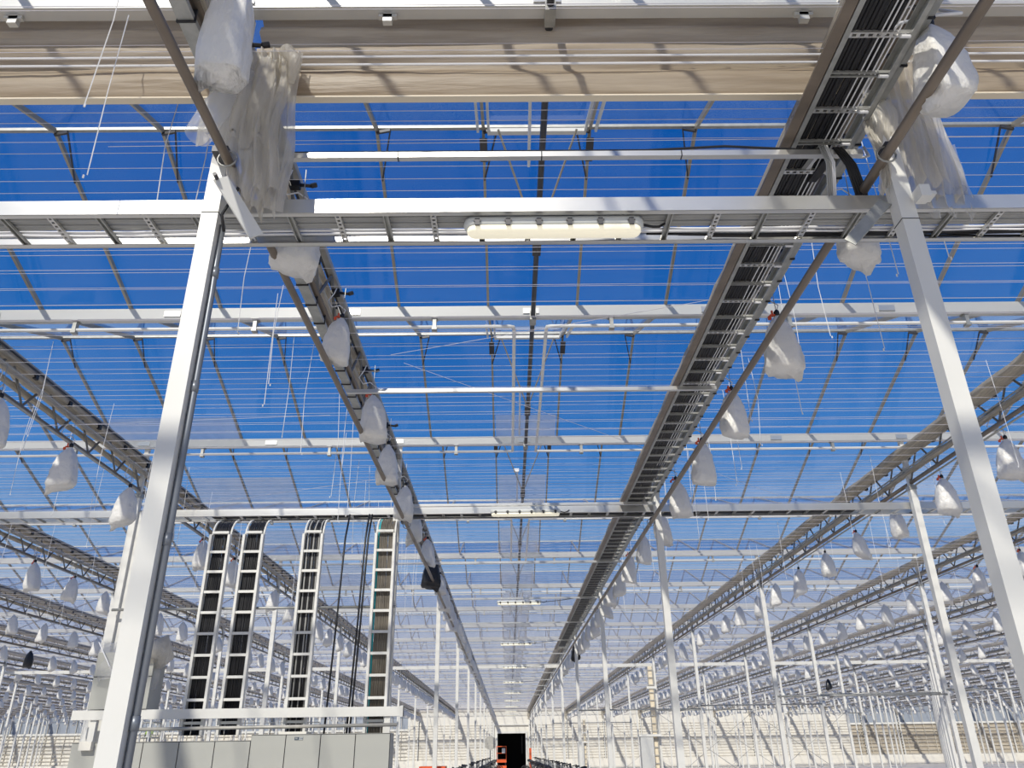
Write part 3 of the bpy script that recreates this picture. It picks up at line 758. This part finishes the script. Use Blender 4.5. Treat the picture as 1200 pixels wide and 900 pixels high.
# ---- plates, conduit and loose cable on the nearest columns
t = part('angle_plate', MB().bar((-1.60, 3.50, 4.66), (-1.40, 3.64, 4.36), .012, .09), 'white'); tag(t, 'slanted white steel plate bolted to the left near column', 'plate')
part('bolt', MB().path([(-1.61, 3.48, 4.64), (-1.61, 3.44, 4.64)], .012, 6), 'dark', t)
t = part('angle_plate', MB().bar((2.25, 3.68, 4.60), (2.05, 3.8, 4.40), .012, .08), 'galv'); tag(t, 'slanted grey steel plate behind the right near column', 'plate')
t = part('angle_bracket', MB().box(2.37, 2.43, 3.52, 3.60, 4.52, 4.60).box(2.42, 2.50, 3.58, 3.66, 4.58, 4.60), 'white'); tag(t, 'small white bracket on the outer side of the right near column', 'bracket')
t = part('conduit', MB().path([(-1.606, 3.665, 0.1), (-1.606, 3.665, 3.4), (-1.606, 3.665, 4.0), (-1.61, 3.665, 4.15), (-1.61, 3.665, 4.45)], .018, 8), 'conduit', None, True); tag(t, 'grey conduit running up the left near column', 'conduit')
for z in (1.8, 2.6, 3.4, 4.1): part('coupling', MB().path([(-1.607, 3.665, z), (-1.607, 3.665, z+.06)], .022, 8), 'conduit', t, True)
t = part('loose_cable', MB().path([(-1.53, 3.58, 4.86), (-1.50, 3.56, 4.76), (-1.52, 3.56, 4.62), (-1.60, 3.6, 4.48), (-1.58, 3.62, 4.38)], .009, 8), 'black', None, True); tag(t, 'black loose cable curling down the left near column', 'cable')
t = part('loose_cable', MB().path([(2.2, 3.3, 5.45), (2.26, 3.1, 5.40), (2.4, 3.0, 5.34), (2.52, 2.98, 5.33), (2.55, 3.05, 5.42), (2.5, 3.1, 5.5)], .009, 8), 'wcable', None, True); tag(t, 'white looped cable above the nearest right bag', 'cable')
t = part('loose_cable', MB().path([(2.22, 4.0, 5.30), (2.26, 3.95, 5.18), (2.32, 3.9, 5.13), (2.37, 3.92, 5.16), (2.37, 3.95, 5.26)], .009, 8), 'wcable', None, True); tag(t, 'white looped cable at the head of the right near column', 'cable')
for i, y in enumerate((3.55, 4.9, 6.5, 8.2, 9.9)):
    t = part('clamp', MB().box(XL-.01, XL+.07, y-.03, y+.03, 5.74, 5.80).path([(XL+.05, y, 5.77), (XL+.16, y-.01, 5.75)], .014, 6).path([(XL+.16, y-.01, 5.75), (XL+.20, y, 5.77)], .02, 6), 'black')
    tag(t, 'black clamp on the left aisle screen edge, %s from the camera' % ORD[i], 'clamp', 'black clamps on the left screen')

# ---- vertical cable ladders and switchgear on the left
lad = [(-4.38, -4.08, 1.95), (-3.89, -3.59, 1.95), (-3.01, -2.71, 1.95), (-1.94, -1.64, 1.95)]
names = ['leftmost', 'second from left', 'third from left', 'rightmost']
def lpath(off):
    # profile (y,z) of the ladder: vertical, then bending back into the tray
    pts = [(11.45+off, 1.95), (11.45+off, 3.2), (11.45+off, 4.62)]
    for i in range(1, 7):
        a = pi/2*i/6; R_ = .34-off
        pts.append((11.45+off+R_*(1-cos(a)), 4.62+R_*sin(a)))
    return pts
for (x0, x1, zb), nm in zip(lad, names):
    t = empty('vertical_ladder', (x0, 11.45, 1.95)); tag(t, 'white vertical cable ladder above the grey cabinets, %s' % nm, 'cable ladder', 'vertical cable ladders')
    for x in (x0+.015, x1-.015):
        part('rail', local(MB().bar((x, 11.42, zb), (x, 11.42, 4.66), .036, .09), t), 'white', t)
        part('bend', local(MB().path([(x, a, b) for a, b in lpath(0)[2:]], .016, 6), t), 'white', t, True)
    rg = MB().box(.03, (x1-x0)-.03, -.06, -.03, -.018, .018).mesh('rung', 'white')
    z = 2.1
    while z < 4.7: put('rung', rg, t, (0, 0, z-1.95)); z += .288
    ncab = 11
    for i in range(ncab):
        x = x0+.045+i*(x1-x0-.09)/(ncab-1)
        m = 'black'; lab = 'black cable in the %s vertical ladder, %s from its left' % (nm, ORD[i]); gr = 'black cables in the %s vertical ladder' % nm
        if nm == 'third from left' and i % 4 == 1: m = 'gcable'; lab = 'grey cable in the third vertical ladder, %s from its left' % ORD[i]; gr = 'grey cables in the third vertical ladder'
        if nm == 'rightmost':
            m = 'tcable' if i < 1 else 'bcable'
            lab = 'teal cable in the rightmost vertical ladder' if i < 1 else 'brown-grey cable in the rightmost vertical ladder, %s from its left' % ORD[i]
            gr = None if i < 1 else 'brown cables in the rightmost ladder'
        pts = [(x+rnd.uniform(-.006, .006), a+.02, b) for a, b in lpath(.0)]
        o = part('cable', MB().path(pts, .013, 6), m, None, True); tag(o, lab, 'cable', gr)
for i, x in enumerate((-2.44, -2.14, -2.10)):
    o = part('cable', MB().path([(x+.06, 11.6, 5.0), (x+.05, 11.45, 4.6), (x+.03, 11.4, 3.4), (x-.02, 11.4, 1.9)], .014, 6), 'black', None, True)
    tag(o, 'black cable hanging free between the two right ladders, %s from left' % ORD[i], 'cable')
# support beam, thin pipe, cabinets
t = empty('support_beam', (-5.8, 11.3, 2.15)); tag(t, 'long white beam behind the grey cabinets carrying the ladders', 'beam')
part('beam', MB().box(0, 4.4, -.03, .05, 0, .12), 'white', t); part('end_plate', MB().box(4.36, 4.4, -.04, .06, -.01, .13), 'white', t)
part('post', MB().box(.25, .33, 0, .06, -2.1, 0), 'white', t); part('post', MB().box(4.15, 4.23, 0, .06, -2.1, 0), 'white', t)
o = part('rail_pipe', MB().path([(-5.2, 11.1, 2.02), (-1.45, 11.1, 2.04)], .022, 8), 'truss', None, True); tag(o, 'thin dark pipe running just below the white beam', 'pipe')
o = part('crossbar_pipe', MB().path([(-5.66, 11.5, 3.61), (-1.60, 11.5, 3.61)], .02, 8), 'galv', None, True); tag(o, 'thin grey pipe crossing in front of the vertical ladders', 'pipe')
t = empty('white_elbow_pipe', (-5.1, 11.3, 1.0)); tag(t, 'white elbow pipe under the left end of the beam', 'pipe')
part('pipe', MB().path([(-.1, 0, 0), (-.1, 0, .9), (-.09, 0, .96), (-.06, 0, 1.01), (-.01, 0, 1.04), (.05, 0, 1.05), (.12, 0, 1.05)], .042, 12), 'white', t, True)
cabs = [(-5.43+.444*i, .444, 1.87, 'left-hand row') for i in range(5)] + [(-3.21+.434*i, .434, 1.935, 'right-hand row') for i in range(4)]
for i, (x, wd, h, nm) in enumerate(cabs):
    c = empty('switch_cabinet', (x, 10.7, 0)); n = i if i < 5 else i-5
    tag(c, 'grey metal switch cabinet, %s from the left in the %s' % (ORD[n], 'lower left group' if i < 5 else 'taller right group'), 'cabinet', 'grey switch cabinets')
    part('body', MB().box(.0, wd, .02, .34, 0, h), 'cab', c)
    part('door', MB().box(.006, wd-.006, 0, .02, .1, h-.012), 'cab', c)
    part('gap', MB().box(0, wd, .012, .021, .1, h-.004), 'cabdark', c)
    part('door_handle', MB().box(wd-.06, wd-.04, -.02, 0, 1.0, 1.16), 'dark', c)
    if i == 6:
        sg = part('sticker', MB().box(.11, .215, -.004, 0, 1.865, 1.90), 'sign', c, label='dark and pale name sticker'); part('sticker_panel', MB().box(.163, .213, -.006, -.004, 1.867, 1.898), 'signl', sg)
        for txt, x_, m in (('PR', .117, 'signl'), ('IVA', .166, 'sign')):
            cu = bpy.data.curves.new('lettering', 'FONT'); cu.body = txt; cu.size = .032; cu.extrude = .0005
            to = bpy.data.objects.new('tmp', cu); C.objects.link(to); bpy.context.view_layer.update()
            me = bpy.data.meshes.new_from_object(to.evaluated_get(bpy.context.evaluated_depsgraph_get()))
            bpy.data.objects.remove(to); me.materials.clear(); me.materials.append(M[m])
            put('lettering', me, sg, (x_, -.008, 1.872), (pi/2, 0, 0))
o = part('roof_unit', MB().box(-2.9, -2.55, 10.8, 11.1, 1.935, 1.965), 'wall'); tag(o, 'small flat pale tray lying on the tall cabinets', 'tray')
o = part('side_box', MB().box(-5.3, -5.15, 10.62, 10.7, 1.78, 1.88), 'wall'); tag(o, 'small pale box at the left end of the cabinets', 'box')
# wrapped grey box on the beam
t = empty('wrapped_unit', (-5.6, 11.25, 2.28)); tag(t, 'grey box unit half covered in clear plastic behind the left near column', 'box')
part('body', MB().box(0, .78, 0, .4, 0, .72), 'cab', t); part('seam', MB().box(-.003, .783, -.003, .01, .40, .412), 'cabdark', t)
def cov(u, v):
    a = u*pi; return (.39-.46*cos(a)*(1-.12*v)+.02*sin(17*u+5*v), .15-.28*sin(a*1.0)*(.6+.5*v)+.02*sin(13*v+9*u), .86-.62*v*(.65+.35*abs(cos(a)))+.03*sin(11*u)+.02*sin(19*u+8*v))
part('plastic_cover', MB().grid(cov, 30, 16), 'film2', t, True)
part('plastic_cover', MB().path([(.55, .1, .5), (.72, .0, .72), (.82, .05, .78), (.86, .1, .66), (.8, .1, .52)], [.05, .16, .19, .14, .05], 14), 'film', t, True)
part('strap', MB().path([(0, -.05, .85), (.22, -.1, .55), (.4, -.03, .25)], .008, 5), 'wcable', t, True)
# stout white post behind the left near column
t = part('support_post', MB().box(-5.72, -5.56, 11.66, 11.76, 0, 5.1), 'white'); tag(t, 'thick white post seen just left of the near column, above the wrapped box', 'post')

# ---- braces between columns on the right and left
bi = 0
for (j, a, z, sd) in ((2, XR+4, 2.80, 'right'), (3, XR+4, 3.0, 'right'), (4, XR+4, 3.2, 'right'), (3, XR, 2.9, 'right'), (5, XR, 3.0, 'right'), (3, XR+8, 3.3, 'right'), (2, XR+8, 2.9, 'right'), (4, XL-8, 3.2, 'left'), (5, XL-12, 3.2, 'left'), (5, XR+12, 3.3, 'right')):
    y = Y0+P*j
    o = part('column_tie', MB().path([(a, y, z), (a+4, y, z)], .022, 6), 'galv', None, True)
    kk = round(abs(a-(XR if sd == 'right' else XL))/4)
    tag(o, 'thin level tie pipe between columns, %s line from the camera, %s' % (ORD[j], rowshort(sd, kk)), 'pipe', 'tie pipes between columns')
for i, (j, a) in enumerate(((4, XR+4), (5, XR+8), (4, XR+8), (6, XR+4), (6, XL-8))):
    y = Y0+P*j
    o = part('cross_brace', MB().path([(a, y, .3), (a+4, y, 3.1)], .01, 5).path([(a, y, 3.1), (a+4, y+.02, .3)], .01, 5), 'galv', None)
    tag(o, 'crossed thin brace rods between columns, %s, %s cross line from the camera' % (rowshort('right' if a > 0 else 'left', round((abs(a)-2)/4)), ORD[j]), 'brace', 'crossed brace rods')

# ---- far cable ladders with cabinets on the right
for i, (x0, x1, y, zt, zc, xc) in enumerate(((5.98, 6.22, 35.4, 4.95, 2.2, 5.45), (5.22, 5.42, 59.4, 3.7, 2.2, 4.8))):
    t = empty('vertical_ladder', (x0, y, 0)); tag(t, 'tan vertical cable ladder standing at a column, %s from the camera on the right' % ORD[i], 'cable ladder')
    part('rail', MB().box(0, .03, 0, .06, 0, zt), 'truss', t); part('rail', MB().box(x1-x0-.03, x1-x0, 0, .06, 0, zt), 'truss', t)
    part('cables', MB().box(.04, x1-x0-.04, .03, .05, 0, zt), 'seam', t)
    r_ = MB().box(0, x1-x0, -.02, .01, -.02, .02).mesh('rung', 'truss'); z = .3
    while z < zt: put('rung', r_, t, (0, 0, z)); z += .3
    part('head', MB().box(-.08, x1-x0+.08, -.03, .06, zt-.9, zt-.8), 'white', t)
    c = empty('control_cabinet', (xc, y-.2, 0)); tag(c, 'pale blue-grey control cabinet beside the %s tan ladder' % ORD[i], 'cabinet')
    part('body', MB().box(0, x0-xc, 0, .4, .6, zc), 'gutter', c); part('roof', MB().box(-.05, x0-xc+.35, -.03, .45, zc, zc+.09), 'white', c); part('stand', MB().box(.05, .1, .1, .2, 0, .6).box(x0-xc-.1, x0-xc-.05, .1, .2, 0, .6), 'galv', c)

# ---- wrapped truss ends along the end wall and the wall posts
wend = MB().path([(0, -.9, 5.75), (0, -.45, 5.6), (0, -.25, 5.2), (0, -.22, 4.8)], [.14, .24, .22, .08], 9).mesh('wrapped_end', 'film', True)
pst = MB()
for q in range(14): pst.box(-.09, .09, -.16, -.12, 1.0+.27*q, 1.12+.27*q, 1)
pst.box(-.06, .06, -.14, -.04, 0, 5.8)
pstm = pst.mesh('wall_post', ['white', 'dark'])
for side, k, X in rows:
    if -26 < X < 46:
        o = put('wall_post', pstm, None, (X, YW, 0)); tag(o, 'notched white post on the end wall, %s' % rowshort(side, k), 'post', 'end wall posts')
        o = put('wrapped_truss_end', wend, None, (X, YW, 0)); tag(o, 'plastic-wrapped truss end on the end wall, %s' % rowshort(side, k), 'plastic wrap', 'wrapped truss ends')

# ---- scissor lift in the doorway
def make_lift(h, m='orange'):
    t = empty('scissor_lift')
    part('base', MB().box(-.45, .45, -.8, .8, .2, .6), m, t)
    wh = MB().path([(-.05, 0, 0), (.05, 0, 0)], .2, 14).mesh('wheel', 'black')
    for x in (-.45, .45):
        for y in (-.6, .6): put('wheel', wh, t, (x, y, .2))
    g = MB(); n = 3; z0 = .6; dz = (h-z0)/n
    for i in range(n):
        for x in (-.35, .35):
            g.bar((x, -.7, z0+dz*i), (x, .7, z0+dz*(i+1)), .04, .06).bar((x+.03, .7, z0+dz*i), (x+.03, -.7, z0+dz*(i+1)), .04, .06)
    part('scissor_arms', g, 'dark', t)
    part('platform', MB().box(-.45, .45, -.8, .8, h, h+.25), m, t)
    g = MB()
    for x in (-.43, .43):
        for y in (-.78, 0, .78): g.bar((x, y, h+.2), (x, y, h+1.3), .04, .04)
    for z in (h+.75, h+1.3):
        g.bar((-.43, -.78, z), (.43, -.78, z), .04, .05).bar((-.43, .78, z), (.43, .78, z), .04, .05).bar((-.43, -.78, z), (-.43, .78, z), .05, .05).bar((.43, -.78, z), (.43, .78, z), .05, .05)
    part('guard_rail', g, m, t)
    part('control_box', MB().box(.05, .35, -.85, -.75, h+.75, h+1.15), 'gutter', t)
    return t
l1 = make_lift(.85); l1.location = (-.62, 78, 0); tag(l1, 'orange scissor lift standing in front of the dark doorway', 'lift')
l2 = make_lift(.85, 'galv'); l2.location = (-27.6, 66, 0); tag(l2, 'grey scissor lift far left carrying a worker in a lime vest', 'lift'); 
l2.scale = (1, 1, 1.9)
# the worker: one continuous skinned body
def make_person(loc):
    root = empty('person', loc); tag(root, 'person in a lime hi-vis vest standing on a far lift platform', 'person')
    J = {'pel': (0, 0, .95), 'sp': (0, 0, 1.15), 'ch': (0, .0, 1.38), 'nk': (0, 0, 1.50), 'hd': (0, -.02, 1.60), 'ht': (0, 0, 1.74),
         'lh': (-.1, 0, .90), 'lk': (-.11, -.03, .50), 'la': (-.11, 0, .09), 'lt': (-.11, -.16, .04), 'rh': (.1, 0, .90), 'rk': (.11, -.04, .50), 'ra': (.11, 0, .09), 'rt': (.11, -.16, .04),
         'ls': (-.19, 0, 1.42), 'le': (-.25, -.02, 1.14), 'lw': (-.22, -.2, .98), 'lf': (-.2, -.28, .96), 'rs': (.19, 0, 1.42), 're': (.25, -.06, 1.15), 'rw': (.18, -.26, 1.12), 'rf': (.16, -.34, 1.13)}
    E_ = [('pel', 'sp'), ('sp', 'ch'), ('ch', 'nk'), ('nk', 'hd'), ('hd', 'ht'), ('pel', 'lh'), ('lh', 'lk'), ('lk', 'la'), ('la', 'lt'), ('pel', 'rh'), ('rh', 'rk'), ('rk', 'ra'), ('ra', 'rt'), ('ch', 'ls'), ('ls', 'le'), ('le', 'lw'), ('lw', 'lf'), ('ch', 'rs'), ('rs', 're'), ('re', 'rw'), ('rw', 'rf')]
    Rr = dict(pel=.14, sp=.135, ch=.16, nk=.06, hd=.095, ht=.07, lh=.09, lk=.062, la=.045, lt=.04, rh=.09, rk=.062, ra=.045, rt=.04, ls=.065, le=.048, lw=.034, lf=.03, rs=.065, re=.048, rw=.034, rf=.03)
    ks = list(J); me = bpy.data.meshes.new('body'); me.from_pydata([J[k] for k in ks], [(ks.index(a), ks.index(b)) for a, b in E_], [])
    b = put('body', me, root); me.materials.append(M['navy'])
    md = b.modifiers.new('skin', 'SKIN'); sv = me.skin_vertices[0].data
    for i, k in enumerate(ks): sv[i].radius = (Rr[k], Rr[k]*.8)
    sv[0].use_root = True
    sb = b.modifiers.new('sub', 'SUBSURF'); sb.levels = 2; sb.render_levels = 2
    part('vest', MB().path([(0, 0, .98), (0, 0, 1.15), (0, 0, 1.36), (0, 0, 1.50)], [.19, .18, .215, .09], 14), 'hivis', root, True)
    for x, y, z in ((-.25, -.02, 1.14), (.25, -.06, 1.15)):
        part('sleeve', MB().path([(x*.76, 0, 1.42), (x, y, z)], [.08, .06], 10), 'hivis', root, True)
    part('head', MB().path([(0, -.01, 1.50), (0, -.02, 1.55), (0, -.02, 1.64), (0, -.01, 1.72), (0, 0, 1.76)], [.05, .085, .105, .09, .03], 12), 'skin', root, True)
    part('helmet', MB().path([(0, -.01, 1.68), (0, 0, 1.74), (0, 0, 1.80)], [.125, .12, .05], 12), 'white', root, True)
    return root
make_person((-27.6, 65.8, 2.11))

# ---- row of parked bicycles either side of the path
def make_bike():
    t = empty('bicycle')
    wh = MB().path([(0, .31*cos(a*pi/9), .31*sin(a*pi/9)) for a in range(19)], .02, 6, cap=False)
    for k in range(8): wh.path([(0, 0, 0), (0, .3*cos(k*pi/4), .3*sin(k*pi/4))], .004, 3, cap=False)
    wm_ = wh.mesh('wheel', 'black')
    put('wheel', wm_, t, (0, -.52, .33)); put('wheel', wm_, t, (0, .52, .33))
    part('frame', MB().path([(0, -.52, .33), (0, -.40, .85), (0, -.37, 1.05)], .02, 6).path([(0, -.42, .78), (0, .15, .80)], .017, 6).path([(0, -.42, .74), (0, .02, .32)], .017, 6).path([(0, .02, .32), (0, .2, .95)], .017, 6).path([(0, .02, .32), (0, .52, .33), (0, .15, .80)], .012, 6), 'dark', t)
    part('handlebar', MB().path([(-.30, -.22, 1.22), (-.22, -.34, 1.25), (0, -.38, 1.10), (.22, -.34, 1.25), (.30, -.22, 1.22)], .016, 6), 'black', t)
    part('saddle', MB().path([(0, .02, 1.0), (0, .14, 1.02), (0, .28, 1.03)], [.03, .06, .09], 8), 'black', t)
    part('basket', MB().box(-.17, .17, -.72, -.45, .85, 1.08), 'galv', t)
    return t
bk = make_bike(); n = 0
for sd, x0 in (('right', 1.95), ('left', -1.35)):
    y = 22.0 if sd == 'right' else 24.0; i = 0
    while y < 76:
        lab = 'dark parked bicycle on the %s side of the aisle path, %s from the camera' % (sd, ORD[i])
        loc = (x0+rnd.uniform(-.12, .12), y, .02); rz = (pi/2+rnd.uniform(-.3, .3))*(1 if sd == 'right' else -1)
        if n == 0: bk.location = loc; bk.rotation_euler = (0, 0, rz); tag(bk, lab, 'bicycle', 'parked bicycles')
        else: copy_tree(bk, loc, (0, 0, rz), lab)
        n += 1; i += 1; y += 1.5 if y < 45 else 2.2
t = empty('orange_cart', (-1.75, 20.2, 0)); tag(t, 'small orange cart at the foot of the left aisle columns', 'cart')
part('box', MB().box(-.3, .3, -.3, .3, .9, 1.42), 'orange', t); part('leg', MB().box(-.28, -.22, -.28, -.22, 0, .9).box(.22, .28, .22, .28, 0, .9), 'dark', t)
t = empty('round_fan', (-1.3, 62, 0)); tag(t, 'round grey fan on a stand near the doorway', 'fan')
part('drum', MB().path([(0, -.12, 2.3), (0, .12, 2.3)], .45, 18), 'truss', t); part('stand', MB().path([(0, 0, 0), (0, 0, 1.9)], .03, 6), 'dark', t)
t = part('orange_barrier', MB().box(1.95, 2.15, 80, 80.2, 0, 2.0), 'orange'); tag(t, 'thin orange post at the right side of the doorway', 'post')
print('objects', len(bpy.data.objects))
